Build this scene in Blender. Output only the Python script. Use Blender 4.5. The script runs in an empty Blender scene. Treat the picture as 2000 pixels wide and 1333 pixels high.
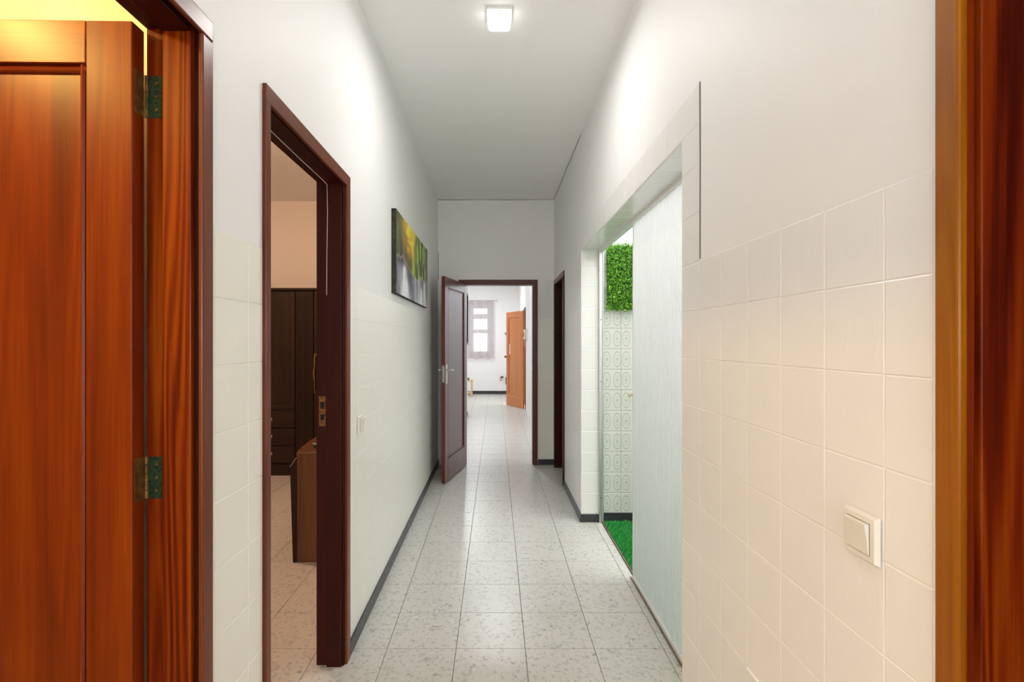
import bpy, bmesh, math, random
from mathutils import Vector, noise as mnoise
random.seed(7)
R = math.radians
scene = bpy.context.scene
COL = scene.collection

# ---------------------------------------------------------------- camera
# photograph 2000 x 1333, focal length 1000 px, vanishing point of the corridor at (968, 668)
CAM_H = 1.40
cam_data = bpy.data.cameras.new('camera')
cam_data.sensor_width = 36.0
cam_data.lens = 18.0
cam_data.shift_x = (1000 - 968) / 2000
cam_data.shift_y = (668 - 666.5) / 2000
cam_data.clip_start = 0.02
cam = bpy.data.objects.new('camera', cam_data)
cam.location = (0, 0, CAM_H)
cam.rotation_euler = (R(90), 0, 0)
COL.objects.link(cam)
scene.camera = cam

# ---------------------------------------------------------------- world, exposure
world = bpy.data.worlds.new('sky')
scene.world = world
world.use_nodes = True
bg = world.node_tree.nodes['Background']
bg.inputs['Color'].default_value = (0.99, 0.99, 1.0, 1)
bg.inputs['Strength'].default_value = 4.4
scene.view_settings.view_transform = 'Standard'
scene.view_settings.look = 'None'
scene.view_settings.gamma = 1.0
scene.view_settings.use_curve_mapping = False
scene.view_settings.exposure = 0.06
scene.cycles.max_bounces = 12
scene.cycles.diffuse_bounces = 8
scene.cycles.glossy_bounces = 5
scene.cycles.transmission_bounces = 8
scene.cycles.transparent_max_bounces = 12
scene.cycles.sample_clamp_indirect = 8.0
scene.cycles.use_denoising = True

# lamp powers (emission strength of each kind of lamp diffuser)
L_CORRIDOR = 730.0
L_BACK_FILL = 220.0
L_FILL_GLOBE = 82.0
L_HALL_FILL = 1900.0
L_WARM = 420.0
L_BED = 330.0

# ---------------------------------------------------------------- materials
def new_mat(name):
    m = bpy.data.materials.new(name)
    m.use_nodes = True
    nt = m.node_tree
    return m, nt, nt.nodes['Principled BSDF']

def N(nt, kind, **kw):
    n = nt.nodes.new(kind)
    for k, v in kw.items():
        setattr(n, k, v)
    return n

def ramp(nt, fac, stops):
    r = N(nt, 'ShaderNodeValToRGB')
    cr = r.color_ramp
    while len(cr.elements) < len(stops):
        cr.elements.new(0.5)
    for e, (p, c) in zip(cr.elements, stops):
        e.position = p
        e.color = (c[0], c[1], c[2], 1)
    nt.links.new(fac, r.inputs['Fac'])
    return r.outputs['Color']

def math_node(nt, op, a, b=None, c=None):
    n = N(nt, 'ShaderNodeMath', operation=op)
    for i, v in enumerate((a, b, c)):
        if v is None:
            continue
        if isinstance(v, (int, float)):
            n.inputs[i].default_value = v
        else:
            nt.links.new(v, n.inputs[i])
    return n.outputs[0]

def plain(name, col, rough=0.5, metal=0.0, bump=0.0, bscale=60, coat=0.0, spec=0.5, var=0.0):
    m, nt, b = new_mat(name)
    b.inputs['Base Color'].default_value = (*col, 1)
    b.inputs['Roughness'].default_value = rough
    b.inputs['Metallic'].default_value = metal
    b.inputs['Coat Weight'].default_value = coat
    b.inputs['Specular IOR Level'].default_value = spec
    geo = N(nt, 'ShaderNodeNewGeometry')
    nz = N(nt, 'ShaderNodeTexNoise')
    nz.inputs['Scale'].default_value = bscale
    nz.inputs['Detail'].default_value = 4
    nt.links.new(geo.outputs['Position'], nz.inputs['Vector'])
    if bump:
        bp = N(nt, 'ShaderNodeBump')
        bp.inputs['Strength'].default_value = bump
        bp.inputs['Distance'].default_value = 0.004
        nt.links.new(nz.outputs['Fac'], bp.inputs['Height'])
        nt.links.new(bp.outputs['Normal'], b.inputs['Normal'])
    if var:
        c = ramp(nt, nz.outputs['Fac'], [(0.3, tuple(x * (1 - var) for x in col)), (0.7, tuple(min(1, x * (1 + var)) for x in col))])
        nt.links.new(c, b.inputs['Base Color'])
    return m

def wood(name, dark, mid, light, axis='Z', rough=0.3, coat=0.25, rings=0.5, scale=1.0, coat_rough=0.25, bump=0.12, spec=0.5):
    """varnished timber, grain running along one axis of the object"""
    m, nt, b = new_mat(name)
    tc = N(nt, 'ShaderNodeTexCoord')
    oi = N(nt, 'ShaderNodeObjectInfo')
    off = N(nt, 'ShaderNodeVectorMath', operation='SCALE')
    cmb = N(nt, 'ShaderNodeCombineXYZ')
    for i in range(3):
        nt.links.new(oi.outputs['Random'], cmb.inputs[i])
    nt.links.new(cmb.outputs[0], off.inputs[0])
    off.inputs['Scale'].default_value = 7.3
    add = N(nt, 'ShaderNodeVectorMath', operation='ADD')
    nt.links.new(tc.outputs['Object'], add.inputs[0])
    nt.links.new(off.outputs[0], add.inputs[1])
    def mapped(across, along):
        mp = N(nt, 'ShaderNodeMapping')
        s = [across * scale] * 3
        s['XYZ'.index(axis)] = along * scale
        mp.inputs['Scale'].default_value = s
        nt.links.new(add.outputs[0], mp.inputs['Vector'])
        return mp.outputs[0]
    broad = N(nt, 'ShaderNodeTexNoise')
    broad.inputs['Scale'].default_value = 1.0
    broad.inputs['Detail'].default_value = 3
    broad.inputs['Distortion'].default_value = 0.6
    nt.links.new(mapped(9, 0.55), broad.inputs['Vector'])
    fine = N(nt, 'ShaderNodeTexNoise')
    fine.inputs['Scale'].default_value = 1.0
    fine.inputs['Detail'].default_value = 5
    nt.links.new(mapped(190, 4.0), fine.inputs['Vector'])
    # growth rings: bands over a stretched, warped noise field
    field = N(nt, 'ShaderNodeTexNoise')
    field.inputs['Scale'].default_value = 1.0
    field.inputs['Detail'].default_value = 2.5
    nt.links.new(mapped(7, 0.35), field.inputs['Vector'])
    w = math_node(nt, 'MULTIPLY', field.outputs['Fac'], 95.0)
    w = math_node(nt, 'SINE', w)
    w = math_node(nt, 'MULTIPLY_ADD', w, 0.5, 0.5)
    v = math_node(nt, 'MULTIPLY', w, 0.30 * rings)
    v = math_node(nt, 'MULTIPLY_ADD', broad.outputs['Fac'], 0.85, v)
    v = math_node(nt, 'MULTIPLY_ADD', fine.outputs['Fac'], 0.35, v)
    v = math_node(nt, 'ADD', v, -0.10 - 0.15 * rings)
    c = ramp(nt, v, [(0.22, dark), (0.5, mid), (0.80, light)])
    nt.links.new(c, b.inputs['Base Color'])
    b.inputs['Roughness'].default_value = rough
    b.inputs['Coat Weight'].default_value = coat
    b.inputs['Coat Roughness'].default_value = coat_rough
    b.inputs['Specular IOR Level'].default_value = spec
    bp = N(nt, 'ShaderNodeBump')
    bp.inputs['Strength'].default_value = bump
    bp.inputs['Distance'].default_value = 0.001
    nt.links.new(v, bp.inputs['Height'])
    nt.links.new(bp.outputs['Normal'], b.inputs['Normal'])
    return m

def terrazzo(name, base, joints=False):
    m, nt, b = new_mat(name)
    geo = N(nt, 'ShaderNodeNewGeometry')
    pos = geo.outputs['Position']
    warp = N(nt, 'ShaderNodeTexNoise')
    warp.inputs['Scale'].default_value = 70
    warp.inputs['Detail'].default_value = 3
    nt.links.new(pos, warp.inputs['Vector'])
    mix = N(nt, 'ShaderNodeVectorMath', operation='MULTIPLY_ADD')
    nt.links.new(warp.outputs['Color'], mix.inputs[0])
    mix.inputs[1].default_value = (0.028, 0.028, 0.0)
    nt.links.new(pos, mix.inputs[2])
    vo = N(nt, 'ShaderNodeTexVoronoi')
    vo.inputs['Scale'].default_value = 66
    nt.links.new(mix.outputs[0], vo.inputs['Vector'])
    sep = N(nt, 'ShaderNodeSeparateColor')
    nt.links.new(vo.outputs['Color'], sep.inputs[0])
    # each cell holds one chip of its own size; the rest is matrix
    size = math_node(nt, 'MULTIPLY_ADD', sep.outputs[0], 0.75, 0.05)
    inside = math_node(nt, 'SUBTRACT', size, vo.outputs['Distance'])
    inside = math_node(nt, 'MULTIPLY', inside, 9.0)
    cl = N(nt, 'ShaderNodeClamp')
    nt.links.new(inside, cl.inputs[0])
    chip = ramp(nt, sep.outputs[1], [(0.0, tuple(x * 0.52 for x in base)), (0.08, tuple(x * 0.74 for x in base)),
                                     (0.6, tuple(x * 0.86 for x in base)), (1.0, tuple(min(1, x * 1.08) for x in base))])
    vo2 = N(nt, 'ShaderNodeTexVoronoi')
    vo2.inputs['Scale'].default_value = 24
    nt.links.new(mix.outputs[0], vo2.inputs['Vector'])
    sep2 = N(nt, 'ShaderNodeSeparateColor')
    nt.links.new(vo2.outputs['Color'], sep2.inputs[0])
    rare = math_node(nt, 'MULTIPLY_ADD', sep2.outputs[0], 2.6, -2.42)
    rare = math_node(nt, 'SUBTRACT', rare, vo2.outputs['Distance'])
    rare = math_node(nt, 'MULTIPLY', rare, 12.0)
    cl2 = N(nt, 'ShaderNodeClamp')
    nt.links.new(rare, cl2.inputs[0])
    mx = N(nt, 'ShaderNodeMix', data_type='RGBA')
    nt.links.new(cl.outputs[0], mx.inputs['Factor'])
    mx.inputs['A'].default_value = (*base, 1)
    nt.links.new(chip, mx.inputs['B'])
    mx2 = N(nt, 'ShaderNodeMix', data_type='RGBA')
    nt.links.new(cl2.outputs[0], mx2.inputs['Factor'])
    nt.links.new(mx.outputs['Result'], mx2.inputs['A'])
    mx2.inputs['B'].default_value = (*[x * 0.42 for x in base], 1)
    colour = mx2.outputs['Result']
    if joints:
        sx = N(nt, 'ShaderNodeSeparateXYZ')
        nt.links.new(pos, sx.inputs[0])
        lines = None
        for axis, start, pitch in ((0, TILE_X0, TILE_PX), (1, TILE_Y0, TILE_PY)):
            t = math_node(nt, 'SUBTRACT', sx.outputs[axis], start)
            t = math_node(nt, 'PINGPONG', t, pitch / 2)
            t = math_node(nt, 'LESS_THAN', t, 0.0022)
            lines = t if lines is None else math_node(nt, 'MAXIMUM', lines, t)
        mx3 = N(nt, 'ShaderNodeMix', data_type='RGBA')
        nt.links.new(lines, mx3.inputs['Factor'])
        nt.links.new(colour, mx3.inputs['A'])
        mx3.inputs['B'].default_value = (0.16, 0.15, 0.13, 1)
        colour = mx3.outputs['Result']
    nt.links.new(colour, b.inputs['Base Color'])
    wear = N(nt, 'ShaderNodeTexNoise')
    wear.inputs['Scale'].default_value = 2.2
    wear.inputs['Detail'].default_value = 5
    nt.links.new(pos, wear.inputs['Vector'])
    rg = N(nt, 'ShaderNodeMapRange')
    rg.inputs['To Min'].default_value = 0.29
    rg.inputs['To Max'].default_value = 0.33
    nt.links.new(wear.outputs['Fac'], rg.inputs['Value'])
    nt.links.new(rg.outputs[0], b.inputs['Roughness'])
    b.inputs['Specular IOR Level'].default_value = 0.55
    return m

def tile_mat(name, base, ink, relief, rough=0.3, colour_amount=0.0):
    """15 cm class glazed tile, two tall ringed ovals side by side on each (object space: x across, z up)"""
    m, nt, b = new_mat(name)
    tc = N(nt, 'ShaderNodeTexCoord')
    sx = N(nt, 'ShaderNodeSeparateXYZ')
    nt.links.new(tc.outputs['Object'], sx.inputs[0])
    ax = math_node(nt, 'ABSOLUTE', sx.outputs[0])
    u = math_node(nt, 'MULTIPLY_ADD', ax, 1 / 0.034, -0.04 / 0.034)
    v = math_node(nt, 'MULTIPLY', sx.outputs[2], 1 / 0.070)
    r = math_node(nt, 'ADD', math_node(nt, 'MULTIPLY', u, u), math_node(nt, 'MULTIPLY', v, v))
    r = math_node(nt, 'SQRT', r)
    g = N(nt, 'ShaderNodeTexNoise')
    g.inputs['Scale'].default_value = 90
    nt.links.new(tc.outputs['Object'], g.inputs['Vector'])
    r = math_node(nt, 'MULTIPLY_ADD', g.outputs['Fac'], 0.12, r)
    pat = ramp(nt, r, [(0.0, (1, 1, 1)), (0.22, (0.9, 0.9, 0.9)), (0.30, (0.1, 0.1, 0.1)), (0.40, (0, 0, 0)),
                       (0.50, (0.75, 0.75, 0.75)), (0.60, (0.1, 0.1, 0.1)), (0.72, (0.0, 0.0, 0.0)),
                       (0.84, (0.8, 0.8, 0.8)), (0.93, (0.7, 0.7, 0.7)), (1.0, (0.15, 0.15, 0.15))])
    b.inputs['Base Color'].default_value = (*base, 1)
    if colour_amount:
        mx = N(nt, 'ShaderNodeMix', data_type='RGBA')
        f = math_node(nt, 'MULTIPLY', pat, colour_amount)
        nt.links.new(f, mx.inputs['Factor'])
        mx.inputs['A'].default_value = (*base, 1)
        mx.inputs['B'].default_value = (*ink, 1)
        nt.links.new(mx.outputs['Result'], b.inputs['Base Color'])
    b.inputs['Roughness'].default_value = rough
    bp = N(nt, 'ShaderNodeBump')
    bp.inputs['Strength'].default_value = relief
    bp.inputs['Distance'].default_value = 0.0008
    nt.links.new(pat, bp.inputs['Height'])
    nt.links.new(bp.outputs['Normal'], b.inputs['Normal'])
    return m

def glow(name, col, strength):
    m, nt, b = new_mat(name)
    b.inputs['Base Color'].default_value = (0.9, 0.9, 0.9, 1)
    b.inputs['Emission Color'].default_value = (*col, 1)
    b.inputs['Emission Strength'].default_value = strength
    return m

# floor grid
TILE_PX, TILE_X0 = 0.315, -0.180
TILE_PY, TILE_Y0 = 0.310, 2.335

M = {}
M['paint'] = plain('wall_paint', (0.855, 0.857, 0.855), 0.55, bump=0.10, bscale=90)
M['paint_cool'] = plain('hall_paint', (0.88, 0.88, 0.88), 0.6, bump=0.08, bscale=90)
M['paint_warm'] = plain('bedroom_paint', (0.84, 0.79, 0.73), 0.6, bump=0.08, bscale=90)
M['ceiling'] = plain('ceiling_paint', (0.89, 0.89, 0.885), 0.7, bump=0.06, bscale=70)
M['patio_wall'] = plain('patio_render', (0.85, 0.85, 0.83), 0.8, bump=0.2, bscale=120)
M['tile_cream'] = tile_mat('cream_painted_tile', (0.88, 0.872, 0.80), (0.7, 0.7, 0.65), 0.22, 0.28)
M['tile'] = tile_mat('painted_tile', (0.855, 0.85, 0.845), (0.7, 0.7, 0.65), 0.22, 0.30)
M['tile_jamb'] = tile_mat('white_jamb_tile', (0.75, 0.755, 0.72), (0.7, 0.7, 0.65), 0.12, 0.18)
M['tile_patio'] = tile_mat('oval_pattern_tile', (0.60, 0.605, 0.545), (0.29, 0.34, 0.29), 0.2, 0.22, 0.8)
M['grout'] = plain('tile_grout', (0.72, 0.70, 0.64), 0.8)
M['grout_patio'] = plain('patio_grout', (0.36, 0.37, 0.33), 0.9)
M['floor_grout'] = plain('floor_grout', (0.20, 0.185, 0.155), 0.9)
M['terrazzo'] = terrazzo('terrazzo', (0.60, 0.59, 0.545))
M['terrazzo_far'] = terrazzo('terrazzo_with_joints', (0.60, 0.59, 0.545), True)
M['skirting'] = plain('dark_skirting', (0.030, 0.030, 0.034), 0.35, var=0.3, bscale=40)
M['switch'] = plain('switch_plastic', (0.78, 0.76, 0.71), 0.3)
M['switch_dark'] = plain('switch_gap', (0.22, 0.21, 0.20), 0.6)
M['crack_shadow_line'] = plain('crack_shadow', (0.16, 0.15, 0.135), 0.9)
M['alu'] = plain('aluminium', (0.62, 0.62, 0.62), 0.32, metal=0.85)
M['white_rail'] = plain('white_plastic_rail', (0.82, 0.82, 0.80), 0.35)
M['brown_rail'] = plain('worn_brown_track', (0.20, 0.16, 0.12), 0.55, var=0.4, bscale=25)
M['steel'] = plain('brushed_steel', (0.60, 0.58, 0.54), 0.28, metal=1.0)
M['brass'] = plain('worn_brass', (0.20, 0.10, 0.03), 0.45, metal=0.6, var=0.5, bscale=70)
M['patina'] = plain('green_patina_hinge', (0.010, 0.040, 0.022), 0.42, metal=0.3, bump=0.3, bscale=160, var=0.7)
M['black'] = plain('black_plastic', (0.012, 0.012, 0.013), 0.4)
M['hole'] = plain('dark_hole', (0.004, 0.003, 0.003), 0.8)
M['string'] = plain('white_string', (0.62, 0.58, 0.55), 0.6)
M['paper'] = plain('pink_paper', (0.80, 0.52, 0.54), 0.7, var=0.25, bscale=45)
M['cream'] = plain('cream_plastic', (0.76, 0.68, 0.55), 0.4)

for ax in 'XYZ':
    M['amber' + ax] = wood('amber_pine_' + ax, (0.18, 0.038, 0.0008), (0.28, 0.088, 0.0015), (0.36, 0.130, 0.004), ax, 0.32, 0.0, rings=0.4, spec=0.25)
    M['mahogany' + ax] = wood('mahogany_' + ax, (0.075, 0.0036, 0.0002), (0.175, 0.0190, 0.0003), (0.27, 0.048, 0.0006), ax, 0.36, 0.20, rings=0.25, spec=0.2, coat_rough=0.30)
    M['pine' + ax] = wood('varnished_pine_' + ax, (0.045, 0.0020, 0.0002), (0.150, 0.0145, 0.0004), (0.26, 0.050, 0.0012), ax, 0.34, 0.0, rings=1.0, spec=0.2)
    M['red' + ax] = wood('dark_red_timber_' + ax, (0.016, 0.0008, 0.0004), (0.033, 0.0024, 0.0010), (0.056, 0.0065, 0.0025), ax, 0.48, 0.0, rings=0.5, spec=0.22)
    M['casing' + ax] = wood('brown_casing_' + ax, (0.085, 0.012, 0.003), (0.14, 0.027, 0.006), (0.19, 0.045, 0.010), ax, 0.32, 0.0, rings=0.4, spec=0.35)
    M['brown' + ax] = wood('brown_door_' + ax, (0.050, 0.008, 0.003), (0.085, 0.015, 0.005), (0.12, 0.024, 0.008), ax, 0.36, 0.0, rings=0.3, spec=0.35)
    M['glossbrown' + ax] = wood('polished_brown_door_' + ax, (0.080, 0.011, 0.005), (0.125, 0.019, 0.009), (0.16, 0.030, 0.013), ax, 0.30, 0.30, rings=0.3, coat_rough=0.14)
    M['orange' + ax] = wood('orange_door_' + ax, (0.42, 0.105, 0.012), (0.60, 0.18, 0.025), (0.70, 0.25, 0.045), ax, 0.30, 0.4, rings=0.2)
    M['wardrobe' + ax] = wood('dark_wardrobe_' + ax, (0.010, 0.0045, 0.002), (0.021, 0.009, 0.004), (0.034, 0.015, 0.008), ax, 0.5, 0.0, rings=0.3, spec=0.25)
    M['dresser' + ax] = wood('dresser_' + ax, (0.060, 0.018, 0.004), (0.115, 0.040, 0.009), (0.18, 0.066, 0.016), ax, 0.35, 0.3, rings=0.4)
    M['ash' + ax] = wood('pale_timber_' + ax, (0.55, 0.36, 0.16), (0.68, 0.47, 0.24), (0.76, 0.56, 0.32), ax, 0.45, 0.1, rings=0.4)

# reeded translucent sheet
m, nt, b = new_mat('reeded_glass')
b.inputs['Base Color'].default_value = (1, 1, 1, 1)
b.inputs['Roughness'].default_value = 0.09
b.inputs['Transmission Weight'].default_value = 1.0
b.inputs['IOR'].default_value = 1.42
tl = N(nt, 'ShaderNodeBsdfTranslucent')
tl.inputs['Color'].default_value = (0.96, 0.96, 0.955, 1)
mxs = N(nt, 'ShaderNodeMixShader')
mxs.inputs[0].default_value = 0.05
nt.links.new(b.outputs[0], mxs.inputs[1])
nt.links.new(tl.outputs[0], mxs.inputs[2])
nt.links.new(mxs.outputs[0], nt.nodes['Material Output'].inputs['Surface'])
M['reeded'] = m
m, nt, b = new_mat('milky_rib')
b.inputs['Base Color'].default_value = (0.96, 0.97, 0.97, 1)
b.inputs['Roughness'].default_value = 0.12
b.inputs['Transmission Weight'].default_value = 0.9
b.inputs['IOR'].default_value = 1.35
tl = N(nt, 'ShaderNodeBsdfTranslucent')
tl.inputs['Color'].default_value = (0.97, 0.97, 0.965, 1)
mxs = N(nt, 'ShaderNodeMixShader')
mxs.inputs[0].default_value = 0.8
nt.links.new(b.outputs[0], mxs.inputs[1])
nt.links.new(tl.outputs[0], mxs.inputs[2])
nt.links.new(mxs.outputs[0], nt.nodes['Material Output'].inputs['Surface'])
M['rib'] = m
m, nt, b = new_mat('window_glass')
b.inputs['Base Color'].default_value = (1, 1, 1, 1)
b.inputs['Roughness'].default_value = 0.02
b.inputs['Transmission Weight'].default_value = 1.0
b.inputs['IOR'].default_value = 1.45
M['glass'] = m
m, nt, b = new_mat('green_glass')
b.inputs['Base Color'].default_value = (0.02, 0.09, 0.06, 1)
b.inputs['Roughness'].default_value = 0.1
M['green_glass'] = m
# sheer curtain: woven, half open
m, nt, b = new_mat('sheer_curtain')
nt.nodes.remove(b)
out = nt.nodes['Material Output']
tr = N(nt, 'ShaderNodeBsdfTransparent')
df = N(nt, 'ShaderNodeBsdfDiffuse')
df.inputs['Color'].default_value = (0.62, 0.56, 0.57, 1)
tl = N(nt, 'ShaderNodeBsdfTranslucent')
tl.inputs['Color'].default_value = (0.60, 0.54, 0.55, 1)
m1 = N(nt, 'ShaderNodeMixShader')
m1.inputs[0].default_value = 0.5
nt.links.new(df.outputs[0], m1.inputs[1]); nt.links.new(tl.outputs[0], m1.inputs[2])
m2 = N(nt, 'ShaderNodeMixShader')
m2.inputs[0].default_value = 0.52
nt.links.new(tr.outputs[0], m2.inputs[1]); nt.links.new(m1.outputs[0], m2.inputs[2])
nt.links.new(m2.outputs[0], out.inputs['Surface'])
M['curtain'] = m
# foliage and turf take their tint from the vertex colours of each leaf or blade
def leafy(name, rough):
    m, nt, b = new_mat(name)
    at = N(nt, 'ShaderNodeVertexColor')
    at.layer_name = 'tint'
    nt.links.new(at.outputs['Color'], b.inputs['Base Color'])
    b.inputs['Roughness'].default_value = rough
    return m
M['leaf'] = leafy('plastic_leaf', 0.38)
M['turf'] = leafy('plastic_turf', 0.5)
M['print'] = leafy('canvas_print', 0.45)
M['leaf_back'] = plain('hedge_mesh', (0.012, 0.06, 0.008), 0.7)
M['turf_back'] = plain('turf_backing', (0.012, 0.16, 0.025), 0.8)
M['canvas'] = plain('canvas_edge', (0.030, 0.028, 0.014), 0.8, var=0.6, bscale=30)

# ---------------------------------------------------------------- mesh helpers
def world_loc(o):
    v = Vector((0, 0, 0))
    while o is not None:
        v += o.location
        o = o.parent
    return v

class MB:
    def __init__(s):
        s.v, s.f, s.c = [], [], []
    def quad(s, *pts):
        n = len(s.v)
        s.v += [tuple(p) for p in pts]
        s.f.append(tuple(range(n, n + len(pts))))
        return s
    def box(s, x0, x1, y0, y1, z0, z1):
        n = len(s.v)
        x0, x1 = min(x0, x1), max(x0, x1)
        y0, y1 = min(y0, y1), max(y0, y1)
        z0, z1 = min(z0, z1), max(z0, z1)
        s.v += [(x0, y0, z0), (x1, y0, z0), (x1, y1, z0), (x0, y1, z0), (x0, y0, z1), (x1, y0, z1), (x1, y1, z1), (x0, y1, z1)]
        s.f += [tuple(n + i for i in q) for q in ((0, 3, 2, 1), (4, 5, 6, 7), (0, 1, 5, 4), (1, 2, 6, 5), (2, 3, 7, 6), (3, 0, 4, 7))]
        return s
    def prism(s, poly, axis, a, b):
        """poly of 2-d points extruded along an axis from a to b"""
        def P(p, t):
            return {'X': (t, p[0], p[1]), 'Y': (p[0], t, p[1]), 'Z': (p[0], p[1], t)}[axis]
        n, k = len(s.v), len(poly)
        s.v += [P(p, a) for p in poly] + [P(p, b) for p in poly]
        s.f.append(tuple(n + i for i in range(k)))
        s.f.append(tuple(n + k + i for i in reversed(range(k))))
        for i in range(k):
            j = (i + 1) % k
            s.f.append((n + i, n + k + i, n + k + j, n + j))
        return s
    def tube(s, pts, r, seg=8, closed=True):
        pts = [Vector(p) for p in pts]
        n = len(s.v)
        for i, p in enumerate(pts):
            d = (pts[min(i + 1, len(pts) - 1)] - pts[max(i - 1, 0)]).normalized()
            ref = Vector((0, 0, 1)) if abs(d.z) < 0.9 else Vector((1, 0, 0))
            a = d.cross(ref).normalized()
            b = d.cross(a)
            rr = r[i] if isinstance(r, (list, tuple)) else r
            for k in range(seg):
                t = 2 * math.pi * k / seg
                s.v.append(tuple(p + a * math.cos(t) * rr + b * math.sin(t) * rr))
        for i in range(len(pts) - 1):
            for k in range(seg):
                k2 = (k + 1) % seg
                s.f.append((n + i * seg + k, n + i * seg + k2, n + (i + 1) * seg + k2, n + (i + 1) * seg + k))
        s.f.append(tuple(n + k for k in reversed(range(seg))))
        s.f.append(tuple(n + (len(pts) - 1) * seg + k for k in range(seg)))
        return s
    def lathe(s, prof, centre, axis=(0, 0, 1), seg=16):
        ax = Vector(axis).normalized()
        ref = Vector((0, 0, 1)) if abs(ax.z) < 0.9 else Vector((1, 0, 0))
        a = ax.cross(ref).normalized()
        b = ax.cross(a)
        n = len(s.v)
        c = Vector(centre)
        for r, h in prof:
            for k in range(seg):
                t = 2 * math.pi * k / seg
                s.v.append(tuple(c + ax * h + (a * math.cos(t) + b * math.sin(t)) * max(r, 1e-4)))
        for i in range(len(prof) - 1):
            for k in range(seg):
                k2 = (k + 1) % seg
                s.f.append((n + i * seg + k, n + i * seg + k2, n + (i + 1) * seg + k2, n + (i + 1) * seg + k))
        s.f.append(tuple(n + k for k in reversed(range(seg))))
        s.f.append(tuple(n + (len(prof) - 1) * seg + k for k in range(seg)))
        return s
    def build(s, name, mat, parent=None, local=False, bevel=0.0, smooth=False, origin=None, fix=True):
        off = Vector((0, 0, 0)) if (parent is None or local) else world_loc(parent)
        vs = [Vector(p) - off for p in s.v]
        if origin is not None:
            c = Vector(origin) - off
        else:
            lo = Vector([min(p[i] for p in vs) for i in range(3)])
            hi = Vector([max(p[i] for p in vs) for i in range(3)])
            c = (lo + hi) / 2
        me = bpy.data.meshes.new(name)
        me.from_pydata([p - c for p in vs], [], s.f)
        if fix:
            bm = bmesh.new()
            bm.from_mesh(me)
            bmesh.ops.recalc_face_normals(bm, faces=bm.faces)
            bm.to_mesh(me)
            bm.free()
        if smooth:
            me.polygons.foreach_set('use_smooth', [True] * len(me.polygons))
        me.materials.append(M[mat] if isinstance(mat, str) else mat)
        o = bpy.data.objects.new(name, me)
        o.location = c
        COL.objects.link(o)
        if parent is not None:
            o.parent = parent
        if bevel:
            md = o.modifiers.new('bevel', 'BEVEL')
            md.width = bevel
            md.segments = 2
            md.limit_method = 'ANGLE'
        return o

def tag(o, label=None, cat=None, group=None, kind=None):
    if label: o['label'] = label
    if cat: o['category'] = cat
    if group: o['group'] = group
    if kind: o['kind'] = kind
    return o

def root(name, loc, label, cat, group=None, kind=None):
    o = bpy.data.objects.new(name, None)
    o.empty_display_size = 0.1
    o.location = loc
    COL.objects.link(o)
    return tag(o, label, cat, group, kind)

def box(*a):
    return MB().box(*a)

# ---------------------------------------------------------------- dimensions
WL, WR = -0.655, 0.665           # corridor faces of the side walls
LB, RB = -0.775, 0.800           # their far faces
CEIL = 3.02
YE, YE2 = 5.83, 5.95             # end wall
TP = 0.160                       # wall tile pitch
ZT0 = 0.064                      # first tile row starts above the skirting
ZTOP = ZT0 + 10 * TP             # top of the tiled dado
YB = -2.6                        # corridor goes on behind the camera
YF = 13.7                        # far wall of the hall beyond
D1 = (0.29, 1.160)               # door openings in the left wall (Y)
D2 = (1.437, 2.250)
DTOP = 2.112
DR = (-0.12, 0.757)              # near right door
DR2 = (4.985, 5.715)             # far right door
PO = (1.825, 3.977)              # patio opening
PTOP = 2.115
HL, HR = -0.54, 0.62             # hall side walls

# ---------------------------------------------------------------- structure
def wall(name, mb, mat, label):
    return tag(mb.build(name, mat, fix=False), label, 'wall', kind='structure')

w = MB()
for y0, y1 in ((YB, D1[0]), (D1[1], D2[0]), (D2[1], YE)):
    w.box(LB, WL, y0, y1, 0, CEIL)
for d in (D1, D2):
    w.box(LB, WL, d[0], d[1], DTOP, CEIL)
wall_left = wall('wall_left', w, 'paint', 'white corridor wall with two doorways and a tiled dado')

w = MB()
for y0, y1 in ((YB, DR[0]), (DR[1], PO[0]), (PO[1], DR2[0]), (DR2[1], YE)):
    w.box(WR, RB, y0, y1, 0, CEIL)
w.box(WR, RB, DR[0], DR[1], DTOP, CEIL)
w.box(WR, RB, DR2[0], DR2[1], 2.075, CEIL)
w.box(WR, RB, PO[0], PO[1], PTOP, CEIL)
wall_right = wall('wall_right', w, 'paint', 'white corridor wall with the wide tiled patio opening')

DE = (-0.365, 0.420)             # end door opening (X)
DETOP = 2.048
w = MB()
w.box(LB, DE[0] - 0.03, YE, YE2, 0, CEIL)
w.box(DE[1] + 0.03, RB, YE, YE2, 0, CEIL)
w.box(DE[0] - 0.03, DE[1] + 0.03, YE, YE2, DETOP + 0.03, CEIL)
wall_end = wall('wall_end', w, 'paint', 'end wall of the corridor around the brown doorway')
wall('wall_back', box(LB, RB, YB - 0.12, YB, 0, CEIL), 'paint', 'corridor wall behind the viewpoint')

# rooms off the corridor
wall('wall_partition', box(-3.9, LB, 1.25, 1.35, 0, CEIL), 'paint_warm', 'partition between the two rooms behind the left doorways')
wall('wall_room_front', box(-3.9, LB, -1.72, -1.6, 0, CEIL), 'paint_warm', 'near wall of the lamplit room')
wall('wall_room_left', box(-4.02, -3.9, -1.72, 6.02, 0, CEIL), 'paint_warm', 'outer wall of the rooms behind the left doorways')
wall('wall_bedroom_back', box(-3.9, LB, 5.90, 6.02, 0, CEIL), 'paint_warm', 'peach bedroom wall behind the dark wardrobe')
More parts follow.
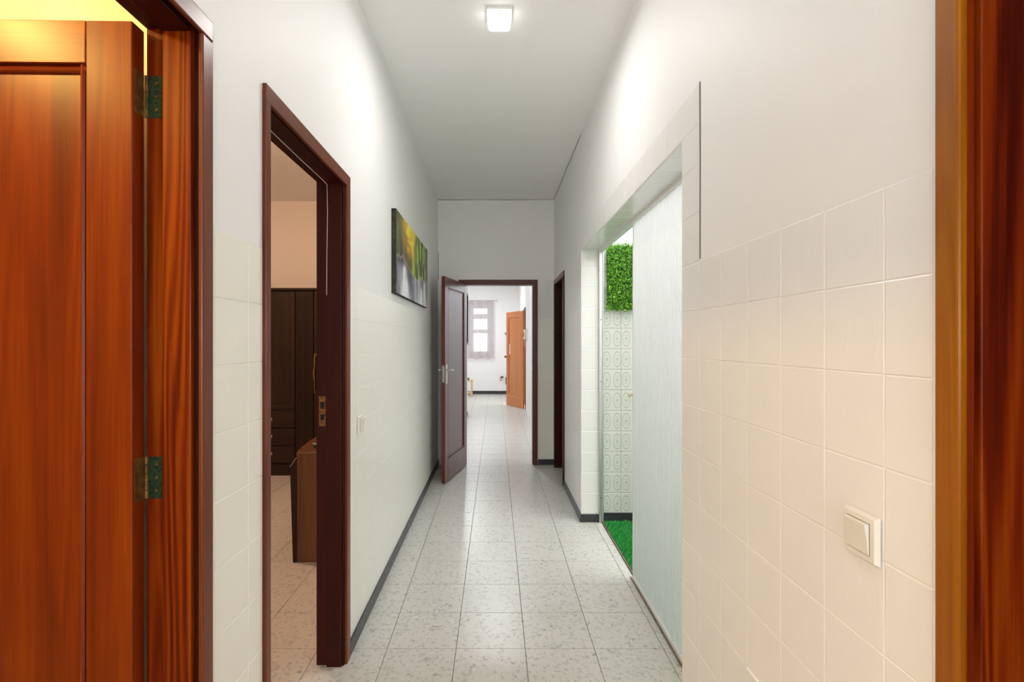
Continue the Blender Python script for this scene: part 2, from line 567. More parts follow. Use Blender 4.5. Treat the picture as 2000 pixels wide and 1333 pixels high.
# hall beyond the end door
wall('wall_hall_left', box(HL - 0.12, HL, YE2, 9.80, 0, CEIL), 'paint_cool', 'pale hall wall beyond the end door, carrying a tall dark frame')
wall('wall_hall_corner', box(-3.2, HL - 0.12, 9.68, 9.80, 0, CEIL), 'paint_cool', 'return wall of the hall behind its left corner')
wall('wall_hall_outer', box(-3.32, -3.2, 9.68, YF + 0.12, 0, CEIL), 'paint_cool', 'outer left wall of the far hall')
DH = (10.58, 11.40)
w = MB()
w.box(HR, HR + 0.12, YE2, DH[0], 0, CEIL)
w.box(HR, HR + 0.12, DH[1], YF, 0, CEIL)
w.box(HR, HR + 0.12, DH[0], DH[1], 2.09, CEIL)
wall_hall_right = wall('wall_hall_right', w, 'paint_cool', 'right hall wall with the orange entrance door')
WX, WZ = (-0.63, -0.18), (1.09, 2.34)
w = MB()
w.box(-3.2, WX[0], YF, YF + 0.12, 0, CEIL)
w.box(WX[1], HR + 0.12, YF, YF + 0.12, 0, CEIL)
w.box(WX[0], WX[1], YF, YF + 0.12, 0, WZ[0])
w.box(WX[0], WX[1], YF, YF + 0.12, WZ[1], CEIL)
wall_far = wall('wall_far', w, 'paint_cool', 'white far wall of the hall with the curtained window')
# patio
wall_patio = wall('wall_patio_back', box(RB, 3.0, 3.982, 4.10, 0, 2.9), 'patio_wall', 'bright patio wall with oval pattern tiles and leafy panel')
wall('wall_patio_right', box(3.0, 3.12, 0.80, 4.10, 0, 2.9), 'patio_wall', 'outer white wall of the patio')
wall('wall_patio_front', box(RB, 3.0, 0.80, 0.92, 0, 2.9), 'patio_wall', 'near white wall of the patio')

cl = MB()
cl.box(-4.02, RB, YB - 0.12, YF + 0.12, CEIL, CEIL + 0.1)
tag(cl.build('ceiling', 'ceiling', fix=False), 'plain white corridor ceiling', 'ceiling', kind='structure')

# ---------------------------------------------------------------- floor with terrazzo tiles
fl = MB()
fl.box(-4.02, RB + 0.035, YB - 0.12, YF + 0.12, -0.10, -0.004)
floor = tag(fl.build('floor', 'floor_grout', fix=False), 'speckled pale terrazzo tile floor', 'floor', kind='structure')
ROWS = range(-4, 23)
y_lo, y_hi = TILE_Y0 + ROWS[0] * TILE_PY, TILE_Y0 + (ROWS[-1] + 1) * TILE_PY

def tile_mesh(wd, hd, th, gap, name, inset=0.0012):
    x, y = wd / 2 - gap / 2, hd / 2 - gap / 2
    i = inset
    vs = [(-x, -y, 0), (x, -y, 0), (x, y, 0), (-x, y, 0), (-x + i, -y + i, th), (x - i, -y + i, th), (x - i, y - i, th), (-x + i, y - i, th)]
    fs = [(4, 5, 6, 7), (0, 1, 5, 4), (1, 2, 6, 5), (2, 3, 7, 6), (3, 0, 4, 7)]
    me = bpy.data.meshes.new(name)
    me.from_pydata(vs, [], fs)
    me.materials.append(M['terrazzo'])
    return me

fm = {}
def floor_tile(x0, x1, y0, y1):
    key = (round(x1 - x0, 4), round(y1 - y0, 4))
    if key not in fm:
        fm[key] = tile_mesh(x1 - x0, y1 - y0, 0.004, 0.0016, 'floor_tile')
    o = bpy.data.objects.new('floor_tile', fm[key])
    o.parent = floor
    rnd = random.Random(int(x0 * 1000) * 7919 + int(y0 * 1000))
    o.location = Vector(((x0 + x1) / 2, (y0 + y1) / 2, -0.004 - rnd.random() * 0.0006)) - floor.location
    COL.objects.link(o)

for r in ROWS:
    y0 = TILE_Y0 + r * TILE_PY
    y1 = y0 + TILE_PY
    for c in range(-6, 4):
        x0 = TILE_X0 + c * TILE_PX
        x1 = x0 + TILE_PX
        inside_corr = x1 > WL - 0.001 and y0 > -9
        bedroom = x0 < LB and 1.35 < y1 and y0 < 5.90
        if not (inside_corr or bedroom):
            continue
        if y0 > YE2 and (x1 < HL or x0 > HR):
            continue
        if x0 > RB:
            continue
        if x0 > WR and not (y1 > PO[0] and y0 < PO[1]):
            continue
        if y0 < 1.35 and x1 < LB:
            continue
        xx1 = min(x1, RB + 0.02) if x0 < RB < x1 else x1
        floor_tile(x0, xx1, y0, y1)
# the same floor carried on where single tiles are too far or out of sight
fx = TILE_X0 - 6 * TILE_PX
p = MB()
p.box(-4.02, RB, YB - 0.12, y_lo, -0.004, 0.0)
p.box(-4.02, fx, y_lo, 6.02, -0.004, 0.0)
p.box(-4.02, HR + 0.12, y_hi, YF + 0.12, -0.004, 0.0)
p.build('far_tiling', 'terrazzo_far', floor, fix=False)

# ---------------------------------------------------------------- wall tiles
wm = {}
def wall_tile(parent, face, u0, u1, z0, z1, mat, plane, proud=0.0014, tilt=0.0):
    """face: 'L' tiles look +X, 'R' look -X, 'E' look -Y, 'S' look down (u along Y, z used for X)"""
    wd, hd = u1 - u0, z1 - z0
    key = (round(wd, 4), round(hd, 4), mat, proud)
    if key not in wm:
        g = 0.004 if mat in ('tile_patio', 'tile_jamb') else 0.0006
        x, z, i = wd / 2 - g / 2, hd / 2 - g / 2, 0.0022
        vs = [(-x, 0, -z), (x, 0, -z), (x, 0, z), (-x, 0, z), (-x + i, -proud, -z + i), (x - i, -proud, -z + i), (x - i, -proud, z - i), (-x + i, -proud, z - i)]
        fs = [(4, 5, 6, 7), (0, 1, 5, 4), (1, 2, 6, 5), (2, 3, 7, 6), (3, 0, 4, 7)]
        me = bpy.data.meshes.new('tile')
        me.from_pydata(vs, [], fs)
        me.materials.append(M[mat])
        wm[key] = me
    o = bpy.data.objects.new('tile', wm[key])
    o.parent = parent
    u, z = (u0 + u1) / 2, (z0 + z1) / 2
    if face == 'L':
        o.location = (plane, u, z); o.rotation_euler = (0, 0, R(90))
    elif face == 'R':
        o.location = (plane, u, z); o.rotation_euler = (0, 0, R(-90))
    elif face == 'E':
        o.location = (u, plane, z)
    else:
        o.location = (z, u, plane); o.rotation_euler = (R(90), 0, R(90))
    # a hair's breadth out of true, as laid by hand
    rnd = random.Random(int(u * 1000) * 31 + int(z * 1000) * 17 + ord(face))
    o.rotation_euler.x += (rnd.random() - 0.5) * 0.003
    o.rotation_euler.z += (rnd.random() - 0.5) * 0.003 + tilt
    o.location = o.location - world_loc(parent)
    COL.objects.link(o)

def dado(parent, face, start, end, anchor, plane, mat='tile', rows=10, pitch=TP, z0=ZT0, proud=0.0014, skip=None):
    n0 = math.floor((start - anchor) / pitch + 1e-6)
    k = n0
    while anchor + k * pitch < end - 1e-6:
        a, b = max(start, anchor + k * pitch), min(end, anchor + (k + 1) * pitch)
        if b - a > 0.012:
            for r in range(rows):
                if skip and skip(a, b, r):
                    continue
                wall_tile(parent, face, a, b, z0 + r * TP, z0 + (r + 1) * TP, mat, plane, proud)
        k += 1

dado(wall_left, 'L', D1[1] + 0.012, D2[0] + 0.0, 1.353, WL, mat='tile_cream')
dado(wall_left, 'L', D2[1] + 0.022, YE, 2.272, WL, mat='tile_cream')
PR = 0.1585
dado(wall_right, 'R', DR[1] + 0.02, PO[0], PO[0], WR, pitch=PR, skip=lambda a, b, r: r == 2 and abs(a - (PO[0] - 4 * PR)) < 0.01)
wall_tile(wall_right, 'R', PO[0] - 4 * PR, PO[0] - 3 * PR, ZT0 + 2 * TP, ZT0 + 3 * TP, 'tile', WR, proud=0.0065)
dado(wall_right, 'R', PO[1], DR2[0] - 0.055, PO[1], WR)
# surround of the patio opening: one column each side and one course over the top
zs = [ZTOP + k * TP for k in range(4)]
zs = [z for z in zs if z < PTOP - 0.02] + [PTOP]
for z0, z1 in zip(zs, zs[1:]):
    wall_tile(wall_right, 'R', PO[0] - PR, PO[0], z0, z1, 'tile', WR)
    wall_tile(wall_right, 'R', PO[1], PO[1] + TP, z0, z1, 'tile', WR)
y = PO[0] - PR
while y < PO[1] + TP - 0.01:
    wall_tile(wall_right, 'R', y, min(y + PR, PO[1] + TP), PTOP, PTOP + 0.13, 'tile', WR)
    y += PR
# far jamb of the opening and its soffit
jz = [ZT0 + k * TP for k in range(13)] + [PTOP - 0.003]
for z0, z1 in zip(jz, jz[1:]):
    wall_tile(wall_right, 'E', WR + 0.001, RB, z0, z1, 'tile_jamb', PO[1])
y = PO[0]
while y < PO[1] - 0.01:
    wall_tile(wall_right, 'S', y, min(y + PR, PO[1]), WR + 0.002, RB, 'tile_jamb', PTOP)
    y += PR
# end wall, right of the doorway
dado(wall_end, 'E', DE[1] + 0.065, WR, DE[1] + 0.075, YE, mat='tile_cream')
# patio wall
box(0.835, 1.91, 3.9812, 3.983, ZT0, ZT0 + 11 * TP).build('grout_bed', 'grout_patio', wall_patio)
dado(wall_patio, 'E', 0.836, 1.90, 0.974, 3.981, mat='tile_patio', rows=11)

# thin dark strips: tile-edge shadow painted beside the opening, then cracks along the ceiling
def crack_shadow_line(parent, pts, wdt=0.003):
    MB().tube(pts, wdt / 2, 5).build('crack_shadow_line', 'crack_shadow_line', parent)
crack_shadow_line(wall_right, [(WR - 0.0005, PO[0] - PR - 0.004, ZTOP + 0.006), (WR - 0.0005, PO[0] - PR - 0.005, 2.0), (WR - 0.0005, PO[0] - PR - 0.003, 2.245)], 0.0055)
crack_shadow_line(wall_end, [(x, YE - 0.001, CEIL - 0.002 - 0.002 * math.sin(x * 9)) for x in [-0.65 + 0.1 * i for i in range(14)]], 0.005)
crack_shadow_line(wall_right, [(WR - 0.001, YE - 0.13 * i, CEIL - 0.003 - 0.004 * (i % 3 == 1)) for i in range(15)], 0.005)
crack_shadow_line(wall_end, [(WL + 0.004, YE - 0.001, z) for z in (2.11, 2.3, 2.42)], 0.005)

# ---------------------------------------------------------------- skirting
def skirt(name, mb, label):
    tag(mb.build(name, 'skirting', bevel=0.002), label, 'baseboard', kind='structure')
SK, ST = 0.062, 0.011
skirt('baseboard_left', box(WL, WL + ST, D2[1] + 0.024, YE, 0, SK), 'dark baseboard under the tiled wall with the picture')
skirt('baseboard_left_near', box(WL, WL + ST, D1[1] + 0.014, D2[0] - 0.004, 0, SK), 'short dark baseboard between the two left doorways')
skirt('baseboard_right', MB().prism([(WR - ST, PO[1] - ST), (RB, PO[1] - ST), (RB, PO[1]), (WR, PO[1]), (WR, DR2[0] - 0.055), (WR - ST, DR2[0] - 0.055)], 'Z', 0, SK), 'dark baseboard turning the tiled corner beside the patio opening')
skirt('baseboard_right_near', box(WR - ST, WR, DR[1] + 0.02, PO[0], 0, SK), 'dark baseboard under the light switch wall')
skirt('baseboard_end', box(DE[1] + 0.062, WR, YE - ST, YE, 0, SK), 'short dark baseboard right of the end doorway')
skirt('baseboard_patio', box(0.84, 3.0, 3.972, 3.982, 0, 0.072), 'black baseboard along the patio wall above the turf')
skirt('baseboard_far', box(-3.2, HR, YF - 0.012, YF, 0, 0.085), 'dark baseboard under the curtained window')
skirt('baseboard_hall', box(HL, HL + ST, YE2, 9.80, 0, 0.07), 'grey baseboard of the pale left hall wall')
skirt('baseboard_bedroom', box(-3.9, LB, 5.888, 5.90, 0, SK), 'dark baseboard behind the wardrobe')

# ---------------------------------------------------------------- doors
def panel_leaf(parent, loc, rotz, width, height, thick, stile, top, bottom, wd, rail_axis='X'):
    """panelled leaf; local frame: hinge edge at x=0, leaf along +x, thickness along +y, z up"""
    z0 = 0.008
    lf = MB()
    lf.box(0, stile, 0, thick, z0, height).box(width - stile, width, 0, thick, z0, height)
    leaf = lf.build('leaf', wd + 'Z', parent, local=True, bevel=0.0025, origin=(0, 0, 0))
    leaf.location = Vector(loc) - world_loc(parent)
    leaf.rotation_euler = (0, 0, rotz)
    e = 0.0004
    box(stile + e, width - stile - e, 0, thick, height - top, height).build('rail', wd + 'X', leaf, local=True, bevel=0.002)
    box(stile + e, width - stile - e, 0, thick, z0, z0 + bottom).build('rail', wd + 'X', leaf, local=True, bevel=0.002)
    a, b, c, d = stile, width - stile, z0 + bottom, height - top
    box(a - 0.005, b + 0.005, 0.012, thick - 0.012, c - 0.005, d + 0.005).build('panel', wd + 'Z', leaf, local=True)
    for y0, s in ((0.0, 1), (thick, -1)):
        # moulded bead around the sunk panel
        def bead(p0, p1, inward, axis):
            ix, iz = inward
            w0, w1, w2 = 0.0055, 0.0095, 0.017
            q = MB()
            def pt(p, dx, dy):
                return (p[0] + ix * dx, y0 + s * dy, p[1] + iz * dx)
            prof = [(w0, 0.012), (w0, 0.0055), (w1, 0.0025), (w2 * 0.8, 0.004), (w2, 0.0075), (w2, 0.012)]
            n = len(prof)
            for p in (p0, p1):
                q.v += [pt(p, *t) for t in prof]
            q.f += [tuple(range(n)), tuple(reversed(range(n, 2 * n)))]
            q.f += [(i, (i + 1) % n, n + (i + 1) % n, n + i) for i in range(n)]
            q.build('bead', wd + axis, leaf, local=True)
        bead((a, c), (a, d), (1, 0), 'Z')
        bead((b, c), (b, d), (-1, 0), 'Z')
        bead((a, c), (b, c), (0, 1), 'X')
        bead((a, d), (b, d), (0, -1), 'X')
    return leaf

def hinge(leaf, z, h, thick, mat_leaf='patina', barrel=True):
    """one hinge on the hinge edge of a leaf, local frame; its pin lies at the rear corner"""
    hb = MB()
    hb.box(-0.0012, 0.0004, thick - 0.031, thick + 0.001, z, z + h)
    for k in range(5):
        z0, z1 = z + h * k / 5 + 0.0006, z + h * (k + 1) / 5 - 0.0006
        hb.lathe([(0.0045, 0), (0.0045, z1 - z0)], (0.001, thick + 0.003, z0), (0, 0, 1), 10)
    o = hb.build('hinge', 'brass', leaf, local=True)
    return o

# --- door_1: near left, mahogany leaf swung into the lamplit room
d = root('door_1', (WL, (D1[0] + D1[1]) / 2, 0), 'orange mahogany panel door swung open into the lamplit room', 'door', kind='structure')
XS = -0.732          # edge between stop and rebate
for side, yf, s in (('far', D1[1], -1), ('near', D1[0], 1)):
    jb = MB()
    jb.box(XS, WL - 0.014, yf, yf + s * 0.036, 0, DTOP)
    jb.build('jamb', 'pineZ', d, bevel=0.002)
    box(LB, XS, yf, yf + s * 0.023, 0, DTOP).build('rebate', 'pineZ', d, bevel=0.0015)
    box(WL - 0.014, WL, yf, yf + s * 0.024, 0, DTOP).build('bead', 'redZ', d, bevel=0.002)
    a = yf + s * 0.034
    box(WL, WL + 0.011, a, yf - s * 0.010, 0, DTOP - 0.030).build('casing', 'casingZ', d, bevel=0.004)
box(XS, WL - 0.014, D1[0] + 0.036, D1[1] - 0.036, DTOP - 0.030, DTOP).build('head_jamb', 'redY', d, bevel=0.002)
box(LB, XS, D1[0] + 0.023, D1[1] - 0.023, DTOP - 0.017, DTOP).build('head_rebate', 'redY', d, bevel=0.002)
box(WL - 0.014, WL, D1[0] + 0.024, D1[1] - 0.024, DTOP - 0.018, DTOP).build('head_bead', 'redY', d, bevel=0.002)
box(WL, WL + 0.011, D1[0] - 0.010, D1[1] + 0.010, DTOP - 0.030, DTOP + 0.017).build('head_casing', 'casingY', d, bevel=0.004)
leaf = panel_leaf(d, (-0.779, 1.096, 0), R(180), 0.83, 2.088, 0.040, 0.098, 0.092, 0.22, 'mahogany')
# leaf turned by 180 deg puts thickness on the -Y side: move it so its face is at Y = 1.096
leaf.location.y += 0.040
leaf.rotation_euler.z = R(181.0)
for z in (1.897, 1.052, 0.16):
    hb = MB()
    hb.box(-0.0012, 0.0006, 0.003, 0.032, z, z + 0.094)
    for k in range(5):
        z0 = z + 0.0188 * k + 0.0006
        hb.lathe([(0.0042, 0), (0.0042, 0.0176)], (-0.004, -0.001, z0), (0, 0, 1), 10)
    o = hb.build('hinge', 'brass', leaf, local=True)
    # plate screwed to the frame
    q = MB().box(-0.770, -0.7405, D1[1] - 0.0242, D1[1] - 0.0225, z, z + 0.093).build('hinge_plate', 'patina', d)
    for dz in (0.018, 0.047, 0.076):
        MB().lathe([(0.0034, 0), (0.003, 0.0012)], (-0.752, D1[1] - 0.0242, z + dz), (0, -1, 0), 10).build('screw', 'brass', q)
hd = MB()
hd.lathe([(0.024, 0), (0.024, 0.004), (0.010, 0.008), (0.009, 0.045)], (0.775, 0.040, 1.05), (0, 1, 0), 14)
hd.tube([(0.775, 0.082, 1.05), (0.70, 0.086, 1.05), (0.66, 0.084, 1.05)], 0.008, 10)
hd.build('handle', 'steel', leaf, local=True, smooth=True)

# --- door_2: doorway to the bedroom, leaf out of sight
d = root('door_2', (WL, (D2[0] + D2[1]) / 2, 0), 'dark red doorway frame open to the bedroom with the wardrobe', 'doorway', kind='structure')
for yf, s in ((D2[1], -1), (D2[0], 1)):
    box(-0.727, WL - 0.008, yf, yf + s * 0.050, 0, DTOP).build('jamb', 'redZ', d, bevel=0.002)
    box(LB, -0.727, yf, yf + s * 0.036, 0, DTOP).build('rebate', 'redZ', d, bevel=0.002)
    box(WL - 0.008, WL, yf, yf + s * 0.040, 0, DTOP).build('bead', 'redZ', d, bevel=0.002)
    if s < 0:
        box(WL, WL + 0.012, yf - 0.030, yf + 0.020, 0, DTOP - 0.034).build('casing', 'casingZ', d, bevel=0.002)
    else:
        box(WL, WL + 0.012, yf, yf + 0.030, 0, DTOP - 0.034).build('casing', 'casingZ', d, bevel=0.002)
y0, y1 = D2[0] + 0.03, D2[1] - 0.03
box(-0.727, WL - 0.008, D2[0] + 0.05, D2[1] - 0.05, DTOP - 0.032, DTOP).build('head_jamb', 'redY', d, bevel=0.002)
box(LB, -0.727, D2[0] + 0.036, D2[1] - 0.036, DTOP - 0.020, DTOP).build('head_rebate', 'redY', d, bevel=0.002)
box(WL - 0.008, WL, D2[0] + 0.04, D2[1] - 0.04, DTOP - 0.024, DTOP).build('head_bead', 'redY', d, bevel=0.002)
box(WL, WL + 0.012, D2[0], D2[1] + 0.020, DTOP - 0.034, DTOP + 0.016).build('head_casing', 'casingY', d, bevel=0.002)
yk = D2[1] - 0.036
kp = box(-0.764, -0.735, yk - 0.0018, yk, 1.035, 1.165).build('strike_plate', 'brass', d)
for z0, z1 in ((1.110, 1.140), (1.062, 1.086)):
    box(-0.757, -0.741, yk - 0.0024, yk - 0.0016, z0, z1).build('latch_hole', 'hole', kp)
zk = DTOP - 0.0345
pts = [(-0.7245, D2[0] + 0.052, zk), (-0.7235, 1.56, zk), (-0.712, 1.60, zk - 0.006), (-0.722, 1.66, zk),
       (-0.7245, 1.90, zk), (-0.7235, 2.14, zk), (-0.722, D2[1] - 0.058, zk - 0.004), (-0.7225, D2[1] - 0.0535, zk - 0.03),
       (-0.7215, D2[1] - 0.0525, 1.95), (-0.7245, D2[1] - 0.0525, 1.75), (-0.7250, D2[1] - 0.0525, 1.60)]
tag(MB().tube(pts, 0.0016, 6).build('draught_strip', 'string', d, smooth=True), 'loose white draught strip')

# --- door_3: end of the corridor, leaf swung towards the left wall
d = root('door_3', (0.03, YE, 0), 'dark brown door at the corridor end swung open against the left wall', 'door', kind='structure')
CW = 0.058
for x, s in ((DE[0], -1), (DE[1], 1)):
    a, b = sorted((x, x + s * 0.03))
    box(a, b, YE, YE2, 0, DETOP + 0.03).build('jamb', 'brownZ', d, bevel=0.002)
    a, b = sorted((x, x + s * CW))
    box(a, b, YE - 0.014, YE, 0, DETOP).build('casing', 'brownZ', d, bevel=0.003)
box(DE[0], DE[1], YE, YE2, DETOP, DETOP + 0.03).build('head_jamb', 'brownX', d, bevel=0.002)
box(DE[0] - CW, DE[1] + CW, YE - 0.014, YE, DETOP, DETOP + CW).build('head_casing', 'brownX', d, bevel=0.003)
ang = math.atan2(-0.790, -0.172)
leaf3 = panel_leaf(d, (DE[0] + 0.004, YE - 0.020, 0), ang, 0.80, 2.045, 0.036, 0.105, 0.100, 0.225, 'glossbrown')
# the leaf's local +y side looks to the right hall side
fp = box(0.7995, 0.8012, 0.008, 0.030, 1.00, 1.165).build('lock_faceplate', 'steel', leaf3, local=True)
for z in (1.105, 1.065, 1.015):
    pass
for s, y in ((1, 0.036), (-1, 0.0)):
    h = MB()
    h.box(0.735, 0.775, y, y + s * 0.003, 0.985, 1.175)
    h.lathe([(0.011, 0), (0.010, 0.030)], (0.755, y, 1.12), (0, s, 0), 12)
    h.tube([(0.755, y + s * 0.038, 1.12), (0.70, y + s * 0.046, 1.118), (0.655, y + s * 0.044, 1.115)], [0.010, 0.009, 0.008], 10)
    h.build('handle', 'steel', leaf3, local=True)
tag(MB().box(0.4185, 0.4205, YE + 0.02, YE + 0.04, 1.07, 1.12).build('strike_plate', 'steel', d), 'small bright strike plate')

# --- door_4: near right frame beside the camera (leaf shut in its rebate)
d = root('door_4', (WR, (DR[0] + DR[1]) / 2, 0), 'orange varnished pine door frame beside the light switch', 'door frame', kind='structure')
for yf, s in ((DR[1], -1), (DR[0], 1)):
    box(WR + 0.019, 0.757, yf, yf + s * 0.036, 0, DTOP).build('jamb', 'pineZ', d, bevel=0.002)
    box(0.757, RB, yf, yf + s * 0.023, 0, DTOP).build('rebate', 'pineZ', d, bevel=0.002)
    box(WR + 0.004, WR + 0.019, yf, yf + s * 0.027, 0, DTOP).build('bead', 'mahoganyZ', d, bevel=0.002)
    box(WR - 0.012, WR + 0.003, yf + s * 0.034, yf - s * 0.006, 0, DTOP - 0.030).build('casing', 'amberZ', d, bevel=0.004)
box(WR + 0.019, 0.757, DR[0] + 0.036, DR[1] - 0.036, DTOP - 0.03, DTOP).build('head_jamb', 'pineY', d, bevel=0.002)
box(0.757, RB, DR[0] + 0.023, DR[1] - 0.023, DTOP - 0.017, DTOP).build('head_rebate', 'pineY', d, bevel=0.002)
box(WR - 0.012, WR + 0.003, DR[0] - 0.006, DR[1] + 0.006, DTOP - 0.03, DTOP + 0.017).build('head_casing', 'amberY', d, bevel=0.004)
panel_leaf(d, (RB - 0.002, DR[0] + 0.026, 0), R(90), DR[1] - DR[0] - 0.052, 2.088, 0.040, 0.098, 0.092, 0.22, 'mahogany')

# --- door_5: far right, near the end wall
d = root('door_5', (WR, (DR2[0] + DR2[1]) / 2, 0), 'dark red door frame in the right wall beside the end doorway', 'door frame', kind='structure')
T5 = 2.035
for yf, s in ((DR2[1], -1), (DR2[0], 1)):
    box(WR, 0.757, yf, yf + s * 0.036, 0, T5 + 0.04).build('jamb', 'redZ', d, bevel=0.002)
    box(0.757, RB, yf, yf + s * 0.023, 0, T5 + 0.04).build('rebate', 'redZ', d, bevel=0.002)
    box(WR - 0.012, WR, yf + s * 0.034, yf - s * 0.048, 0, T5 + 0.005).build('casing', 'redZ', d, bevel=0.003)
box(WR, RB, DR2[0] + 0.036, DR2[1] - 0.036, T5, T5 + 0.04).build('head_jamb', 'redY', d, bevel=0.002)
box(WR - 0.012, WR, DR2[0] - 0.048, DR2[1] + 0.048, T5 + 0.005, T5 + 0.055).build('head_casing', 'casingY', d, bevel=0.003)
panel_leaf(d, (RB - 0.002, DR2[0] + 0.026, 0), R(90), DR2[1] - DR2[0] - 0.052, T5 - 0.004, 0.040, 0.098, 0.092, 0.22, 'brown')

# --- door_6: orange entrance door standing ajar in the far hall
d = root('door_6', (HR, 11.0, 0), 'bright orange panel door standing ajar in the far hall', 'door', kind='structure')
for yf, s in ((DH[0], -1), (DH[1], 1)):
    a, b = sorted((yf, yf - s * 0.035))
    box(HR - 0.001, HR + 0.12, a, b, 0, 2.09).build('jamb', 'brownZ', d, bevel=0.002)
    a, b = sorted((yf - s * 0.03, yf + s * 0.045))
    box(HR - 0.014, HR, a, b, 0, 2.06).build('casing', 'brownZ', d, bevel=0.002)
box(HR - 0.001, HR + 0.12, DH[0] + 0.035, DH[1] - 0.035, 2.055, 2.09).build('head_jamb', 'brownY', d)
box(HR - 0.014, HR, DH[0] - 0.045, DH[1] + 0.045, 2.06, 2.115).build('head_casing', 'brownY', d)
leaf6 = panel_leaf(d, (HR - 0.020, DH[0] + 0.04, 0), math.atan2(0.70, -0.33), 0.775, 2.045, 0.038, 0.10, 0.115, 0.26, 'orange')
k = MB().lathe([(0.012, 0), (0.010, 0.03), (0.026, 0.04), (0.026, 0.055), (0.010, 0.062)], (0.735, 0.038, 1.07), (0, 1, 0), 14)
k.build('knob', 'brass', leaf6, local=True)
tag(box(0.60, 0.665, 0.0262, 0.0275, 1.125, 1.35).build('notice', 'paper', leaf6, local=True), 'pink and white paper notice')

# --- door_7: sliding reeded sheet in the patio opening
GX = 0.812
d = root('door_7', (GX, 2.9, 0), 'sliding door of ribbed translucent glass half across the patio opening', 'sliding door', kind='structure')
G0, G1 = 1.84, 3.015
gl = MB()
pitch, depth, n = 0.0240, 0.0085, 8
cnt = int((G1 - G0) / pitch)
zb, zt = 0.030, 2.088
sheet = box(GX - 0.003, GX + 0.003, G0, G0 + cnt * pitch, zb, zt).build('glass_sheet', 'reeded', d)
rb = MB()
for i in range(cnt):
    yc = G0 + (i + 0.5) * pitch
    rb.prism([(GX - 0.0031 - 0.0055 * math.sin(R(a)), yc - 0.0072 * math.cos(R(a))) for a in range(0, 181, 30)], 'Z', zb, zt)
tag(rb.build('ribs', 'rib', sheet), kind='stuff')
box(GX - 0.009, GX + 0.009, cnt * pitch + G0 - 0.002, cnt * pitch + G0 + 0.012, 0.012, 2.092).build('edge_strip', 'white_rail', sheet, bevel=0.002)
box(GX - 0.009, GX + 0.009, G0, cnt * pitch + G0 + 0.012, 0.012, 0.034).build('bottom_strip', 'white_rail', sheet, bevel=0.002)
MB().lathe([(0.006, 0), (0.006, 0.010), (0.013, 0.016), (0.014, 0.024), (0.006, 0.030)], (GX - 0.009, 2.995, 1.09), (-1, 0, 0), 14).build('knob', 'cream', sheet, smooth=True)
box(RB - 0.004, RB + 0.030, PO[0], PO[1], 2.094, PTOP).build('top_track', 'white_rail', d, bevel=0.001)
box(RB - 0.003, RB + 0.003, PO[0], G1 + 0.02, 0, 0.010).build('bottom_track', 'brown_rail', d, bevel=0.001)
box(RB + 0.022, RB + 0.030, PO[0], PO[1], 0, 0.008).build('bottom_track', 'brown_rail', d, bevel=0.001)
po = MB()
po.prism([(RB, PO[1] - 0.028), (RB + 0.006, PO[1] - 0.028), (RB + 0.006, PO[1] - 0.018), (RB + 0.026, PO[1] - 0.018), (RB + 0.026, PO[1] - 0.028), (RB + 0.032, PO[1] - 0.028), (RB + 0.032, PO[1]), (RB, PO[1])], 'Z', 0, 2.094)
post = po.build('post', 'alu', d, bevel=0.0008)
for z in (1.57, 1.09, 0.19):
    MB().lathe([(0.0042, 0), (0.003, 0.002)], (RB + 0.015, PO[1] - 0.018, z), (0, -1, 0), 10).build('screw', 'black', post)

# ---------------------------------------------------------------- patio
tf = MB()
tf.box(RB + 0.035, 3.0, 0.92, 3.972, -0.02, 0.004)
turf = tag(tf.build('artificial_turf', 'turf_back', fix=False), 'bright green artificial turf covering the patio floor', 'turf', kind='stuff')
bl = MB()
rt = random.Random(3)
cols = []
def blade(x, y, h):
    a = rt.random() * 6.283
    wv = 0.0016 + rt.random() * 0.001
    lx, ly = (rt.random() - 0.5) * 0.024, (rt.random() - 0.5) * 0.024
    dx, dy = math.cos(a) * wv, math.sin(a) * wv
    n = len(bl.v)
    bl.v.extend([(x - dx, y - dy, 0.003), (x + dx, y + dy, 0.003), (x + lx, y + ly, h)])
    bl.f.append((n, n + 1, n + 2))
    g = 0.55 + rt.random() * 0.9
    c = (0.022 * g, 0.37 * g, 0.06 * g, 1) if rt.random() < 0.85 else (0.09 * g, 0.36 * g, 0.08 * g, 1)
    cols.extend([c, c, c])
for i in range(26000):
    blade(RB + 0.038 + rt.random() * 0.36, 2.30 + rt.random() * 1.665, 0.012 + rt.random() * 0.013)
for i in range(22000):
    blade(RB + 0.038 + rt.random() * 1.9, 1.0 + rt.random() * 2.96, 0.012 + rt.random() * 0.013)
def tinted(mb, name, mat, parent, colours, **kw):
    o = mb.build(name, mat, parent, fix=False, **kw)
    at = o.data.color_attributes.new('tint', 'FLOAT_COLOR', 'POINT')
    at.data.foreach_set('color', [c for cc in colours for c in cc])
    return o
tag(tinted(bl, 'blades', 'turf', turf, cols), kind='stuff')

